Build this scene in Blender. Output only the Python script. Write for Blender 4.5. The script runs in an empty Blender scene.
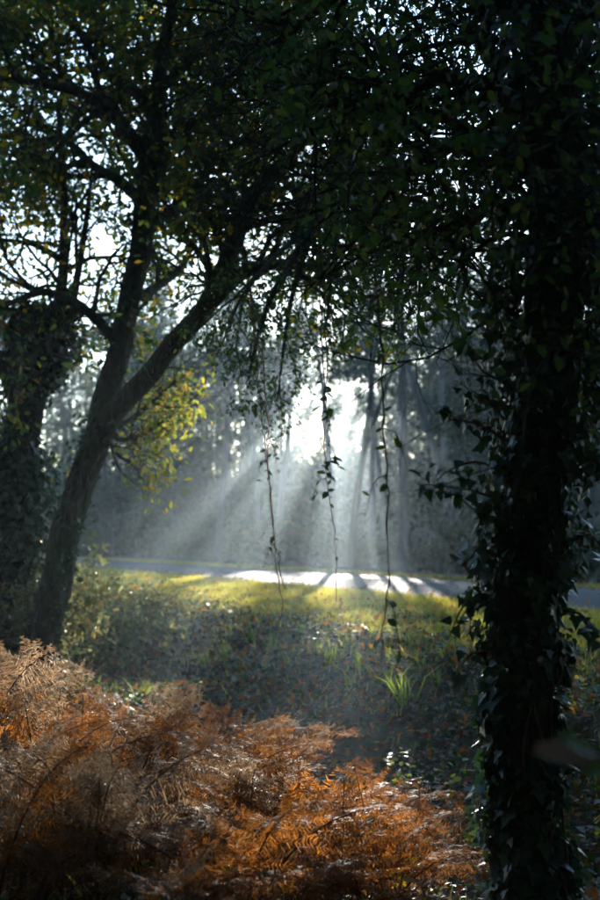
import bpy, math, random
import numpy as np
from mathutils import Vector

SC = bpy.context.scene
COL = SC.collection
R = math.radians

# ------------------------------------------------------------------ camera
CAM_H = 1.10                      # eye above the road surface (z = 0)
PITCH = R(4.12)
FPX = 1250.0                      # focal length in photo pixels (600 x 900)
cd = bpy.data.cameras.new('camera')
cam = bpy.data.objects.new('camera', cd); COL.objects.link(cam)
cam.location = (0, 0, CAM_H); cam.rotation_euler = (R(90) + PITCH, 0, 0)
cd.sensor_fit = 'AUTO'; cd.sensor_width = 36.0; cd.lens = 50.0
cd.clip_start = 0.05; cd.clip_end = 2000
cd.dof.use_dof = True; cd.dof.focus_distance = 6.6; cd.dof.aperture_fstop = 2.5
SC.camera = cam

# ------------------------------------------------------------------ sky, sun, exposure
SUN_EL, SUN_AZ = R(8.2), R(2.2)          # azimuth: towards +x from +y
SUN_DIR = np.array([math.sin(SUN_AZ)*math.cos(SUN_EL), math.cos(SUN_AZ)*math.cos(SUN_EL), math.sin(SUN_EL)])
w = bpy.data.worlds.new('World'); SC.world = w; w.use_nodes = True
nt = w.node_tree; bg = nt.nodes['Background']
sky = nt.nodes.new('ShaderNodeTexSky'); sky.sky_type = 'NISHITA'; sky.sun_disc = False
sky.sun_elevation = SUN_EL; sky.sun_rotation = SUN_AZ
sky.air_density = 1.0; sky.dust_density = 0.15; sky.ozone_density = 2.5
nt.links.new(sky.outputs[0], bg.inputs[0]); bg.inputs[1].default_value = 0.115
sl = bpy.data.lights.new('sun', 'SUN'); sl.energy = 5.0; sl.angle = R(0.5); sl.color = (1.0, 0.94, 0.84)
sun = bpy.data.objects.new('sun', sl); COL.objects.link(sun)
sun.rotation_euler = Vector(SUN_DIR).to_track_quat('Z', 'Y').to_euler()
sun.location = (2, 40, 20)
vs = SC.view_settings
vs.view_transform = 'Standard'; vs.look = 'None'; vs.exposure = 2.25; vs.gamma = 1.0; vs.use_curve_mapping = False
SC.display_settings.display_device = 'sRGB'
cy = SC.cycles
cy.max_bounces = 5; cy.diffuse_bounces = 2; cy.glossy_bounces = 2; cy.transmission_bounces = 4
cy.transparent_max_bounces = 8; cy.volume_bounces = 0
cy.use_denoising = True; cy.use_adaptive_sampling = True; cy.adaptive_threshold = 0.02
cy.sample_clamp_indirect = 4.0
HAZE_DENSITY = 0.0009
HAZE_G = 0.70

# ------------------------------------------------------------------ projection helpers (placing things at a real distance)
def at(px, py, Y):
    u = (px-300)/FPX; v = (450-py)/FPX
    d = np.array([u, math.cos(PITCH)-v*math.sin(PITCH), math.sin(PITCH)+v*math.cos(PITCH)])
    return np.array([0, 0, CAM_H]) + d*(Y/d[1])
def pix(p):
    p = np.asarray(p, float) - np.array([0, 0, CAM_H])
    f = p[..., 1]*math.cos(PITCH) + p[..., 2]*math.sin(PITCH)
    u = -p[..., 1]*math.sin(PITCH) + p[..., 2]*math.cos(PITCH)
    f = np.where(f < .05, .05, f)
    return 300 + FPX*p[..., 0]/f, 450 - FPX*u/f

# ------------------------------------------------------------------ materials
def mat(name):
    m = bpy.data.materials.new(name); m.use_nodes = True
    return m, m.node_tree, m.node_tree.nodes, m.node_tree.links
def ramp(n, stops):
    r = n.new('ShaderNodeValToRGB'); e = r.color_ramp.elements
    while len(e) < len(stops): e.new(.5)
    for i, (p, c) in enumerate(stops): e[i].position = p; e[i].color = (*c, 1)
    return r
def leaf_mat(name, stops, trans=.45, rough=.45, tint=1.0, noise=0.0, nscale=.6, spec=.5):
    m, t, n, l = mat(name)
    a = n.new('ShaderNodeAttribute'); a.attribute_name = 'rnd'
    fac = a.outputs['Fac']
    if noise:
        geo = n.new('ShaderNodeNewGeometry'); nz = n.new('ShaderNodeTexNoise'); nz.inputs['Scale'].default_value = nscale
        nz.inputs['Detail'].default_value = 2
        l.new(geo.outputs['Position'], nz.inputs['Vector'])
        mx = n.new('ShaderNodeMath'); mx.operation = 'MULTIPLY_ADD'
        l.new(nz.outputs['Fac'], mx.inputs[0]); mx.inputs[1].default_value = noise*2
        ad = n.new('ShaderNodeMath'); ad.operation = 'SUBTRACT'; l.new(fac, ad.inputs[0]); ad.inputs[1].default_value = noise
        l.new(ad.outputs[0], mx.inputs[2]); fac = mx.outputs[0]
    r = ramp(n, stops); l.new(fac, r.inputs[0])
    p = n['Principled BSDF']; p.inputs['Roughness'].default_value = rough
    p.inputs['Specular IOR Level'].default_value = spec
    l.new(r.outputs[0], p.inputs['Base Color'])
    tr = n.new('ShaderNodeBsdfTranslucent')
    hs = n.new('ShaderNodeHueSaturation'); hs.inputs['Value'].default_value = 1.5*tint; hs.inputs['Saturation'].default_value = 1.1
    l.new(r.outputs[0], hs.inputs['Color']); l.new(hs.outputs[0], tr.inputs[0])
    mix = n.new('ShaderNodeMixShader'); mix.inputs[0].default_value = trans
    l.new(p.outputs[0], mix.inputs[1]); l.new(tr.outputs[0], mix.inputs[2])
    l.new(mix.outputs[0], n['Material Output'].inputs[0])
    return m
def bark_mat(name, c1, c2, moss=None, scale=14, bump=.9):
    m, t, n, l = mat(name)
    tc = n.new('ShaderNodeTexCoord'); mp = n.new('ShaderNodeMapping'); mp.inputs['Scale'].default_value = (1, 1, .28)
    l.new(tc.outputs['Object'], mp.inputs[0])
    nz = n.new('ShaderNodeTexNoise'); nz.inputs['Scale'].default_value = scale; nz.inputs['Detail'].default_value = 8; nz.inputs['Roughness'].default_value = .65
    l.new(mp.outputs[0], nz.inputs['Vector'])
    vo = n.new('ShaderNodeTexVoronoi'); vo.inputs['Scale'].default_value = scale*1.6; vo.feature = 'DISTANCE_TO_EDGE'
    l.new(mp.outputs[0], vo.inputs['Vector'])
    r = ramp(n, [(.3, c1), (.7, c2)]); l.new(nz.outputs['Fac'], r.inputs[0])
    out = r.outputs[0]
    if moss:
        n2 = n.new('ShaderNodeTexNoise'); n2.inputs['Scale'].default_value = 2.2; n2.inputs['Detail'].default_value = 5
        l.new(tc.outputs['Object'], n2.inputs['Vector'])
        rr = ramp(n, [(.40, (0, 0, 0)), (.60, (1, 1, 1))]); l.new(n2.outputs['Fac'], rr.inputs[0])
        mx = n.new('ShaderNodeMixRGB'); l.new(rr.outputs[0], mx.inputs[0]); l.new(out, mx.inputs[1]); mx.inputs[2].default_value = (*moss, 1)
        out = mx.outputs[0]
    p = n['Principled BSDF']; p.inputs['Roughness'].default_value = .9; l.new(out, p.inputs['Base Color'])
    b = n.new('ShaderNodeBump'); b.inputs['Strength'].default_value = bump; b.inputs['Distance'].default_value = .06
    ad = n.new('ShaderNodeMath'); ad.operation = 'ADD'; l.new(nz.outputs['Fac'], ad.inputs[0]); l.new(vo.outputs['Distance'], ad.inputs[1])
    l.new(ad.outputs[0], b.inputs['Height']); l.new(b.outputs[0], p.inputs['Normal'])
    return m

M = {}
M['oak_leaf'] = leaf_mat('oak_leaf', [(0, (.032, .062, .017)), (.5, (.062, .10, .022)), (.74, (.14, .15, .024)), (.92, (.26, .19, .028)), (1, (.24, .11, .02))], .66, .5, tint=1.2, noise=.22, nscale=.55)
M['yellow_leaf'] = leaf_mat('yellow_leaf', [(0, (.09, .13, .03)), (.5, (.19, .21, .04)), (.85, (.32, .28, .05)), (1, (.32, .18, .04))], .6, .5)
M['dark_leaf'] = leaf_mat('dark_leaf', [(0, (.026, .052, .017)), (.7, (.048, .088, .024)), (1, (.10, .12, .024))], .6, .5)
M['ivy_leaf'] = leaf_mat('ivy_leaf', [(0, (.016, .040, .018)), (.7, (.030, .062, .024)), (1, (.06, .09, .03))], .25, .38)
M['wood_leaf'] = leaf_mat('wood_leaf', [(0, (.022, .034, .018)), (.6, (.040, .055, .025)), (.9, (.09, .08, .03)), (1, (.15, .10, .04))], .42, .7, noise=.15, nscale=.2)
M['bush_leaf'] = leaf_mat('bush_leaf', [(0, (.07, .085, .035)), (.6, (.15, .16, .055)), (.85, (.27, .22, .08)), (1, (.28, .13, .04))], .5, .45)
M['grass'] = leaf_mat('grass_blade', [(0, (.10, .13, .02)), (.4, (.22, .22, .032)), (.75, (.34, .28, .05)), (1, (.38, .25, .08))], .66, .7, noise=.15, nscale=1.2)
M['tuft'] = leaf_mat('tuft_blade', [(0, (.10, .16, .025)), (1, (.20, .25, .035))], .6, .45)
M['litter'] = leaf_mat('litter_leaf', [(0, (.07, .035, .018)), (.5, (.17, .07, .025)), (.8, (.32, .10, .025)), (1, (.34, .18, .06))], .4, .6)
M['ground_ivy'] = leaf_mat('ground_ivy_leaf', [(0, (.016, .032, .011)), (.6, (.036, .056, .016)), (1, (.085, .085, .022))], .4, .5, spec=.35)
M['fern'] = leaf_mat('bracken', [(0, (.075, .036, .018)), (.4, (.15, .064, .026)), (.75, (.31, .12, .036)), (1, (.30, .19, .10))], .45, .7, spec=.2)
M['fern_pale'] = leaf_mat('bracken_pale', [(0, (.12, .075, .045)), (.5, (.22, .14, .085)), (1, (.38, .28, .18))], .4, .6, spec=.3)
M['fern_green'] = leaf_mat('bracken_green', [(0, (.10, .11, .025)), (.6, (.19, .17, .04)), (1, (.28, .19, .05))], .45, .75, spec=.1)
M['sprig'] = leaf_mat('sprig_leaf', [(0, (.09, .13, .02)), (.6, (.21, .23, .035)), (1, (.36, .28, .03))], .5, .45)
M['vine_leaf'] = leaf_mat('vine_leaf', [(0, (.03, .055, .015)), (1, (.07, .11, .025))], .35, .45)
M['dead_leaf'] = leaf_mat('dead_leaf', [(0, (.12, .075, .05)), (1, (.18, .11, .075))], .3, .6)
M['oak_bark'] = bark_mat('oak_bark', (.022, .016, .011), (.095, .066, .043), moss=(.05, .07, .025), bump=1.0)
M['dark_bark'] = bark_mat('dark_bark', (.022, .019, .015), (.075, .06, .048), moss=(.03, .042, .02))
M['pale_bark'] = bark_mat('pale_bark', (.06, .054, .048), (.15, .135, .12), scale=6)
M['stem_red'] = bark_mat('stem_red', (.10, .035, .03), (.20, .08, .06), scale=40, bump=.1)
M['stem_brown'] = bark_mat('stem_brown', (.07, .045, .025), (.15, .09, .05), scale=40, bump=.1)
M['fern_stem'] = bark_mat('fern_stem', (.16, .08, .035), (.28, .15, .07), scale=30, bump=.1)

def ground_mat():
    m, t, n, l = mat('forest_soil')
    tc = n.new('ShaderNodeTexCoord')
    n1 = n.new('ShaderNodeTexNoise'); n1.inputs['Scale'].default_value = 1.6; n1.inputs['Detail'].default_value = 9; n1.inputs['Roughness'].default_value = .7
    n2 = n.new('ShaderNodeTexNoise'); n2.inputs['Scale'].default_value = 34; n2.inputs['Detail'].default_value = 6
    for q in (n1, n2): l.new(tc.outputs['Object'], q.inputs['Vector'])
    r1 = ramp(n, [(.3, (.026, .019, .012)), (.5, (.05, .040, .020)), (.72, (.055, .062, .020))]); l.new(n1.outputs['Fac'], r1.inputs[0])
    r2 = ramp(n, [(.35, (.45, .4, .35)), (.65, (1.3, 1.15, .95))]); l.new(n2.outputs['Fac'], r2.inputs[0])
    mx = n.new('ShaderNodeMixRGB'); mx.blend_type = 'MULTIPLY'; mx.inputs[0].default_value = 1
    l.new(r1.outputs[0], mx.inputs[1]); l.new(r2.outputs[0], mx.inputs[2])
    p = n['Principled BSDF']; p.inputs['Roughness'].default_value = .95; l.new(mx.outputs[0], p.inputs['Base Color'])
    b = n.new('ShaderNodeBump'); b.inputs['Strength'].default_value = .8; b.inputs['Distance'].default_value = .03
    l.new(n2.outputs['Fac'], b.inputs['Height']); l.new(b.outputs[0], p.inputs['Normal'])
    return m
def road_mat():
    m, t, n, l = mat('asphalt')
    tc = n.new('ShaderNodeTexCoord')
    n1 = n.new('ShaderNodeTexNoise'); n1.inputs['Scale'].default_value = 120; n1.inputs['Detail'].default_value = 4
    n2 = n.new('ShaderNodeTexNoise'); n2.inputs['Scale'].default_value = .7; n2.inputs['Detail'].default_value = 6
    for q in (n1, n2): l.new(tc.outputs['Object'], q.inputs['Vector'])
    r1 = ramp(n, [(.3, (.05, .05, .053)), (.7, (.115, .115, .117))]); l.new(n1.outputs['Fac'], r1.inputs[0])
    r2 = ramp(n, [(.35, (.75, .75, .75)), (.65, (1.15, 1.13, 1.1))]); l.new(n2.outputs['Fac'], r2.inputs[0])
    mx = n.new('ShaderNodeMixRGB'); mx.blend_type = 'MULTIPLY'; mx.inputs[0].default_value = 1
    l.new(r1.outputs[0], mx.inputs[1]); l.new(r2.outputs[0], mx.inputs[2])
    vo = n.new('ShaderNodeTexVoronoi'); vo.feature = 'DISTANCE_TO_EDGE'; vo.inputs['Scale'].default_value = .55; l.new(tc.outputs['Object'], vo.inputs['Vector'])
    rc = ramp(n, [(.0, (.35, .35, .35)), (.012, (1, 1, 1))]); l.new(vo.outputs['Distance'], rc.inputs[0])
    vp = n.new('ShaderNodeTexVoronoi'); vp.inputs['Scale'].default_value = .3; l.new(tc.outputs['Object'], vp.inputs['Vector'])
    rp = ramp(n, [(.2, (.7, .7, .72)), (.8, (1.15, 1.12, 1.08))]); l.new(vp.outputs['Color'], rp.inputs[0])
    for q in (rc, rp):
        m2 = n.new('ShaderNodeMixRGB'); m2.blend_type = 'MULTIPLY'; m2.inputs[0].default_value = 1; l.new(mx.outputs[0], m2.inputs[1]); l.new(q.outputs[0], m2.inputs[2]); mx = m2
    p = n['Principled BSDF']; l.new(mx.outputs[0], p.inputs['Base Color']); p.inputs['Roughness'].default_value = .85; p.inputs['Specular IOR Level'].default_value = .1
    b = n.new('ShaderNodeBump'); b.inputs['Strength'].default_value = .35; b.inputs['Distance'].default_value = .006
    l.new(n1.outputs['Fac'], b.inputs['Height']); l.new(b.outputs[0], p.inputs['Normal'])
    return m
M['ground'] = ground_mat(); M['road'] = road_mat()

# ------------------------------------------------------------------ object helpers
def tag(o, label, cat=None, group=None, kind=None):
    if label: o['label'] = label
    if cat: o['category'] = cat
    if group: o['group'] = group
    if kind: o['kind'] = kind
    return o
def empty(name, loc, label, cat, group=None):
    o = bpy.data.objects.new(name, None); COL.objects.link(o); o.location = loc; o.empty_display_size = .1
    return tag(o, label, cat, group)
def link(name, me, m=None, parent=None, loc=None):
    if m is not None and not me.materials: me.materials.append(m)
    o = bpy.data.objects.new(name, me); COL.objects.link(o)
    if parent is not None: o.parent = parent
    if loc is not None: o.location = loc
    return o
def raw_mesh(name, V, F, rnd=None, smooth=False):
    """V (n,3); F list of (k,m) int arrays of polygons with m corners"""
    me = bpy.data.meshes.new(name)
    V = np.asarray(V, np.float32); me.vertices.add(len(V)); me.vertices.foreach_set('co', V.ravel())
    F = [np.asarray(f, np.int32) for f in F if len(f)]
    loops = np.concatenate([f.ravel() for f in F])
    starts = []; o = 0
    for f in F:
        starts.append(o + np.arange(len(f))*f.shape[1]); o += f.size
    starts = np.concatenate(starts).astype(np.int32)
    me.loops.add(len(loops)); me.loops.foreach_set('vertex_index', loops)
    me.polygons.add(len(starts)); me.polygons.foreach_set('loop_start', starts)
    if smooth: me.polygons.foreach_set('use_smooth', np.ones(len(starts), bool))
    me.update(calc_edges=True)
    if rnd is not None:
        a = me.attributes.new('rnd', 'FLOAT', 'POINT'); a.data.foreach_set('value', np.asarray(rnd, np.float32))
    return me

class Tubes:
    def __init__(s): s.V = []; s.F = []; s.n = 0
    def add(s, pts, rad, sides=6, lump=0., rng=None, ridge=0.):
        pts = np.asarray(pts, float); rad = np.asarray(rad, float); k = len(pts)
        T = np.gradient(pts, axis=0); T /= np.linalg.norm(T, axis=1)[:, None] + 1e-9
        a = np.array([0, 0, 1.]) if abs(T[0][2]) < .9 else np.array([1., 0, 0])
        u = np.cross(T[0], a); u /= np.linalg.norm(u); U = np.empty_like(pts)
        for i in range(k):
            u = u - T[i]*u.dot(T[i]); u /= np.linalg.norm(u) + 1e-9; U[i] = u
        W = np.cross(T, U)
        th = np.arange(sides)*2*math.pi/sides
        rr = rad[:, None]*np.ones(sides)
        if lump and rng is not None:
            ph = rng.uniform(0, 6.28, 4); zz = np.arange(k)[:, None]
            rr = rr*(1 + lump*np.sin(3*th[None, :] + ph[0] + .25*zz) + lump*.7*np.sin(5*th[None, :] + ph[1] - .4*zz) + lump*.8*rng.normal(0, 1, rr.shape))
            if ridge: rr = rr*(1 + ridge*(np.abs(np.sin(4.5*th[None, :] + 1.2*np.sin(.5*zz + ph[2]) + .5*np.sin(1.3*zz + ph[3]))) - .5) + ridge*.6*(rng.random(rr.shape) - .5))
        v = pts[:, None, :] + rr[:, :, None]*(np.cos(th)[None, :, None]*U[:, None, :] + np.sin(th)[None, :, None]*W[:, None, :])
        i, j = np.meshgrid(np.arange(k-1), np.arange(sides), indexing='ij')
        j2 = (j+1) % sides
        f = np.stack([i*sides+j, i*sides+j2, (i+1)*sides+j2, (i+1)*sides+j], -1).reshape(-1, 4) + s.n
        s.V.append(v.reshape(-1, 3)); s.F.append(f); s.n += k*sides
    def mesh(s, name, off=(0, 0, 0)):
        return raw_mesh(name, np.concatenate(s.V) - np.asarray(off), [np.concatenate(s.F)], smooth=True)

def smooth_path(pts, n=6):
    """Catmull-Rom through pts (k,m)"""
    P = np.asarray(pts, float); P = np.vstack([2*P[0]-P[1], P, 2*P[-1]-P[-2]]); out = []
    for i in range(1, len(P)-2):
        for t in np.arange(n)/n:
            a, b, c, d = P[i-1], P[i], P[i+1], P[i+2]
            out.append(.5*(2*b + (c-a)*t + (2*a-5*b+4*c-d)*t*t + (3*b-a-3*c+d)*t**3))
    out.append(P[-2]); return np.array(out)

# leaf shapes: x along the leaf (0..1), y across, z the fold
def sym(half, cx=.45):
    top = [(x, y, z) for x, y, z in half]
    bot = [(x, -y, z) for x, y, z in reversed(half) if y > 0]
    ring = top + bot
    V = [(cx, 0, 0)] + ring
    n = len(ring); F = [(0, 1+i, 1+(i+1) % n) for i in range(n)]
    return np.array(V, float), np.array(F)
L_OVAL = sym([(0, 0, 0), (.3, .24, .06), (.72, .20, .05), (1, 0, -.04)])
L_OAK = sym([(0, 0, 0), (.16, .10, .02), (.30, .24, .05), (.42, .16, .03), (.58, .30, .06), (.70, .18, .03), (.84, .20, .04), (1, 0, -.06)], .5)
L_IVY = sym([(.0, 0, 0), (-.10, .26, .02), (.22, .50, .05), (.36, .27, .03), (1, 0, -.05)], .22)
L_IVY_S = sym([(.0, 0, 0), (.12, .42, .05), (.45, .26, .03), (1, 0, -.05)], .25)
L_QUAD = (np.array([(0, 0, 0), (.5, .34, .06), (1, 0, 0), (.5, -.34, .06)], float), np.array([(0, 1, 2, 3)]))
L_BLADE = (np.array([(0, .045, 0), (0, -.045, 0), (.55, .032, .05), (.55, -.032, .05), (1, 0, -.14)], float), np.array([(0, 1, 3), (0, 3, 2), (2, 3, 4)]))

def scatter(name, P, D, Nn, S, tmpl, rng, rnd=None, off=(0, 0, 0)):
    TV, TF = tmpl
    P = np.asarray(P, float) - np.asarray(off); N = len(P)
    D = D/(np.linalg.norm(D, axis=1)[:, None] + 1e-9)
    Z = Nn - D*np.sum(Nn*D, 1)[:, None]; Z /= np.linalg.norm(Z, axis=1)[:, None] + 1e-9
    Yv = np.cross(Z, D)
    V = P[:, None, :] + S[:, None, None]*(TV[None, :, 0:1]*D[:, None, :] + TV[None, :, 1:2]*Yv[:, None, :] + TV[None, :, 2:3]*Z[:, None, :])
    F = (TF[None] + (np.arange(N)*len(TV))[:, None, None]).reshape(-1, TF.shape[1])
    if rnd is None: rnd = rng.random(N)
    return raw_mesh(name, V.reshape(-1, 3), [F], np.repeat(rnd, len(TV)))

# ------------------------------------------------------------------ tree growth
def unit(v): return v/(np.linalg.norm(v) + 1e-9)
def rot_off(d, ang, rng):
    r = unit(np.cross(d, unit(rng.normal(0, 1, 3))))
    return unit(d*math.cos(ang) + r*math.sin(ang))
class Leaves:
    def __init__(s): s.P = []; s.D = []; s.N = []
    def along(s, pts, n, rng, spread=.06, droop=.25):
        k = len(pts); t = rng.beta(1.7, .8, n)*(k-1); i = np.minimum(t.astype(int), k-2); f = (t-i)[:, None]
        p = pts[i]*(1-f) + pts[i+1]*f; d = pts[i+1]-pts[i]; d = d/(np.linalg.norm(d, axis=1)[:, None] + 1e-9)
        D = d*.6 + rng.normal(0, .8, (n, 3)); D[:, 2] -= droop
        Nn = rng.normal(0, .7, (n, 3)); Nn[:, 2] += .6
        s.P.append(p + rng.normal(0, spread, (n, 3))); s.D.append(D); s.N.append(Nn)
    def arrays(s): return np.concatenate(s.P), np.concatenate(s.D), np.concatenate(s.N)
def grow(tb, lv, p, d, L, r, lev, P, rng):
    n = max(3, int(L/P['seg'][lev])); pts = [np.array(p, float)]; d = unit(np.array(d, float))
    for _ in range(n):
        d = unit(d + rng.normal(0, P['wander'][lev], 3) + np.array([0, 0, P['up'][lev]]))
        pts.append(pts[-1] + d*L/n)
    pts = np.array(pts); rad = np.linspace(r, r*P.get('tip', .3), n+1)
    if lev < P.get('draw', 9): tb.add(pts, rad, P['sides'][lev])
    children(tb, lv, pts, rad, L, lev, P, rng)
def children(tb, lv, pts, rad, L, lev, P, rng, n=None, t0=None):
    k = len(pts)
    if lev < P['max']:
        n = P['n'][lev] if n is None else n; t0 = P['t0'][lev] if t0 is None else t0
        for c in range(n):
            t = t0 + (1-t0)*(c + rng.uniform(0, 1))/n
            i = min(int(t*(k-1)), k-2); f = t*(k-1) - i
            q = pts[i]*(1-f) + pts[i+1]*f; dd = unit(pts[i+1]-pts[i])
            cl = P['len'][lev+1]*rng.uniform(.6, 1.25)*(1.15 - .5*t)
            grow(tb, lv, q, rot_off(dd, R(rng.uniform(*P['ang'])), rng), cl, min(rad[i]*.6, P['rad'][lev+1]), lev+1, P, rng)
    if lev >= P['leaf']:
        m = int(P['density']*L*rng.uniform(.6, 1.4)) + 1
        lv.along(pts, m, rng, P.get('spread', .06), P.get('droop', .25))

# ------------------------------------------------------------------ terrain
RN = np.array([.921, .391])                   # across the road
RT = np.array([-.391, .921])                  # along the road
S_NEAR, S_FAR = 11.5, 16.9
def sstep(a, b, x): t = np.clip((x-a)/(b-a), 0, 1); return t*t*(3-2*t)
def ground_z(x, y):
    x = np.asarray(x, float); y = np.asarray(y, float); s = x*RN[0] + y*RN[1]
    z = -.42 - .40*sstep(1.0, 3.4, s) + .82*sstep(4.1, 6.5, s)
    z = z + .30*np.exp(-((x-1.0)**2 + (y-4.9)**2)/1.2)                 # roots of the ivy tree
    z = z + .45*np.exp(-((x+2.9)**2 + (y-13)**2)/5.5)                  # mound under the leaning oak
    b = 1 - sstep(8, 11, s)*(1 - sstep(17.2, 20, s))
    z = z + b*(.045*np.sin(1.7*x + .6*y) + .04*np.sin(2.3*y - 1.1*x + 1) + .03*np.sin(4.1*x + 3.3*y))
    return z + .5*sstep(19, 45, s)

def build_ground():
    ax = np.concatenate([np.linspace(-170, -14, 40), np.linspace(-13.7, 13.7, 160), np.linspace(14, 170, 40)])
    ay = np.concatenate([np.linspace(-90, -4, 24), np.linspace(-3.7, 34, 220), np.linspace(35, 190, 50)])
    X, Y = np.meshgrid(ax, ay); Z = ground_z(X, Y)
    nx, ny = len(ax), len(ay)
    i, j = np.meshgrid(np.arange(ny-1), np.arange(nx-1), indexing='ij')
    F = np.stack([i*nx+j, i*nx+j+1, (i+1)*nx+j+1, (i+1)*nx+j], -1).reshape(-1, 4)
    me = raw_mesh('ground', np.stack([X, Y, Z], -1).reshape(-1, 3), [F], smooth=True)
    tag(link('ground', me, M['ground']), 'leaf strewn forest floor with a grassy verge and ditch', kind='structure')
build_ground()
def build_road():
    t = np.arange(-60, 161, 1.0); rg = np.random.default_rng(3)
    prof = [(0, .002), (.12, .03), (1.2, .06), (2.7, .085), (4.2, .06), (5.28, .03), (5.4, .002)]
    V = []
    for tt in t:
        for k, (o, h) in enumerate(prof):
            wob = rg.normal(0, .035) if k in (0, 1, 5, 6) else 0
            p = RN*(S_NEAR + o + wob) + RT*tt; V.append((p[0], p[1], h + .012))
    m = len(prof); i, j = np.meshgrid(np.arange(len(t)-1), np.arange(m-1), indexing='ij')
    F = np.stack([i*m+j, i*m+j+1, (i+1)*m+j+1, (i+1)*m+j], -1).reshape(-1, 4)
    tag(link('road', raw_mesh('road', V, [F], smooth=True), M['road']), 'narrow grey asphalt road crossing behind the grass verge', kind='structure')
build_road()

def view_ok(x, y, margin=30):
    px, py = pix(np.stack([x, y, ground_z(x, y)], -1)); return (px > -margin) & (px < 600+margin) & (y > 2)

# ------------------------------------------------------------------ grass, litter, ground ivy
def build_covers():
    rg = np.random.default_rng(11)
    def cand(n, s0, s1, y0, y1):
        s = rg.uniform(s0, s1, n); y = rg.uniform(y0, y1, n); x = (s - y*RN[1])/RN[0]
        k = view_ok(x, y); return x[k], y[k], s[k]
    # grass: dense on the verge, thin on the bank
    x, y, s = cand(420000, 3.4, 11.45, 6, 46)
    patch = .5 + .5*np.sin(x*1.3 + 1.1*np.sin(y*.8))*np.sin(y*1.1 + .7*np.sin(x*1.7))
    dens = .22*sstep(3.6, 5.6, s) + .78*sstep(5.6, 7.4, s)
    k = rg.random(len(x)) < dens*(.45 + .55*patch)*np.clip(.35 + y/30, 0, 1)
    x, y, s = x[k], y[k], s[k]
    x2, y2, s2 = cand(16000, -1.0, 3.4, 4, 16); x = np.r_[x, x2]; y = np.r_[y, y2]; s = np.r_[s, s2]
    x3, y3, s3 = cand(26000, 16.95, 18.6, 24, 90); x = np.r_[x, x3]; y = np.r_[y, y3]; s = np.r_[s, s3]
    n = len(x); P = np.stack([x, y, ground_z(x, y) - .005], -1)
    D = rg.normal(0, .45, (n, 3)); D[:, 2] = 1.0
    Nn = rg.normal(0, 1, (n, 3)); Nn[:, 2] *= .2
    S = rg.uniform(.05, .13, n)*(1 + .5*(rg.random(n) < .12))
    o = link('grass', scatter('grass', P, D, Nn, S*1.0, L_BLADE, rg), M['grass']); tag(o, 'short yellow green grass of the sunlit roadside verge', 'grass', kind='stuff')
    # fallen leaves
    x, y, s = cand(90000, -1.5, 11.7, 3.5, 40)
    k = rg.random(len(x)) < (.28 + .3*(1 - sstep(5, 8, s)))*np.clip(9/y, .45, 1)*2.2*(.4 + .6*(np.sin(x*2.1+y)*np.sin(y*1.7-x) > -.2))
    x4, y4, s4 = cand(5200, 11.5, 17.6, 20, 60); kk = rg.random(len(x4)) < .2 + .8*((s4 < 12.3) | (s4 > 16)); x = np.r_[x[k], x4[kk]]; y = np.r_[y[k], y4[kk]]; n = len(x)
    zz = ground_z(x, y); ss = x*RN[0] + y*RN[1]; zz = np.where((ss > S_NEAR) & (ss < S_FAR), np.interp(ss - S_NEAR, [0, .12, 1.2, 2.7, 4.2, 5.28, 5.4], [.016, .045, .075, .10, .075, .045, .016]), zz + rg.uniform(0, .06, n)); P = np.stack([x, y, zz + rg.uniform(.006, .02, n)], -1)
    D = rg.normal(0, 1, (n, 3)); D[:, 2] *= .6; Nn = rg.normal(0, .45, (n, 3)); Nn[:, 2] += 1
    o = link('fallen_leaves', scatter('fallen_leaves', P, D, Nn, rg.uniform(.05, .10, n), L_OAK, rg), M['litter']); tag(o, 'brown and orange oak leaves fallen over verge and bank', 'leaves', kind='stuff')
    # ground ivy on the bank and in the ditch
    x, y, s = cand(150000, .5, 8.2, 4, 30)
    lump = .5 + .5*np.sin(x*2.6 + 1.3*np.sin(y*1.4))*np.sin(y*2.2 + 1.1*np.sin(x*2.0))
    k = rg.random(len(x)) < (.35 + .65*sstep(.8, 3.0, s))*(1 - .88*sstep(5.8, 7.6, s))*(.4 + .6*lump)*.75
    x, y, lump = x[k], y[k], lump[k]; n = len(x)
    P = np.stack([x, y, ground_z(x, y) + rg.uniform(.01, .05, n) + .09*lump*rg.random(n)], -1)
    D = rg.normal(0, 1, (n, 3)); D[:, 2] *= .4; Nn = rg.normal(0, .5, (n, 3)); Nn[:, 2] += 1
    o = link('ground_cover', scatter('ground_cover', P, D, Nn, np.clip(rg.lognormal(-3.05, .35, n), .025, .10), L_IVY_S, rg), M['ground_ivy']); tag(o, 'glossy low ivy leaves carpeting the shaded ditch bank', 'ivy', kind='stuff')
build_covers()
def build_twigs():
    rg = np.random.default_rng(12); tb = Tubes()
    for i in range(420):
        y = rg.uniform(4, 22); x = rg.uniform(-.26, .26)*y; a = rg.uniform(0, 6.28); L = rg.uniform(.12, .5); k = np.linspace(0, 1, 5)[:, None]
        p = np.array([[x, y, 0]]) + k*L*np.array([[math.cos(a), math.sin(a), 0]]) + rg.normal(0, .012, (5, 3)); p[:, 2] = ground_z(p[:, 0], p[:, 1]) + .02 + rg.random()*.05
        tb.add(p, np.linspace(.006, .002, 5)*rg.uniform(.6, 1.5), 4)
    tag(link('fallen_twigs', tb.mesh('fallen_twigs'), M['stem_brown']), 'thin dead twigs lying among the leaves on the bank', 'twigs', kind='stuff')
build_twigs()

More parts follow.
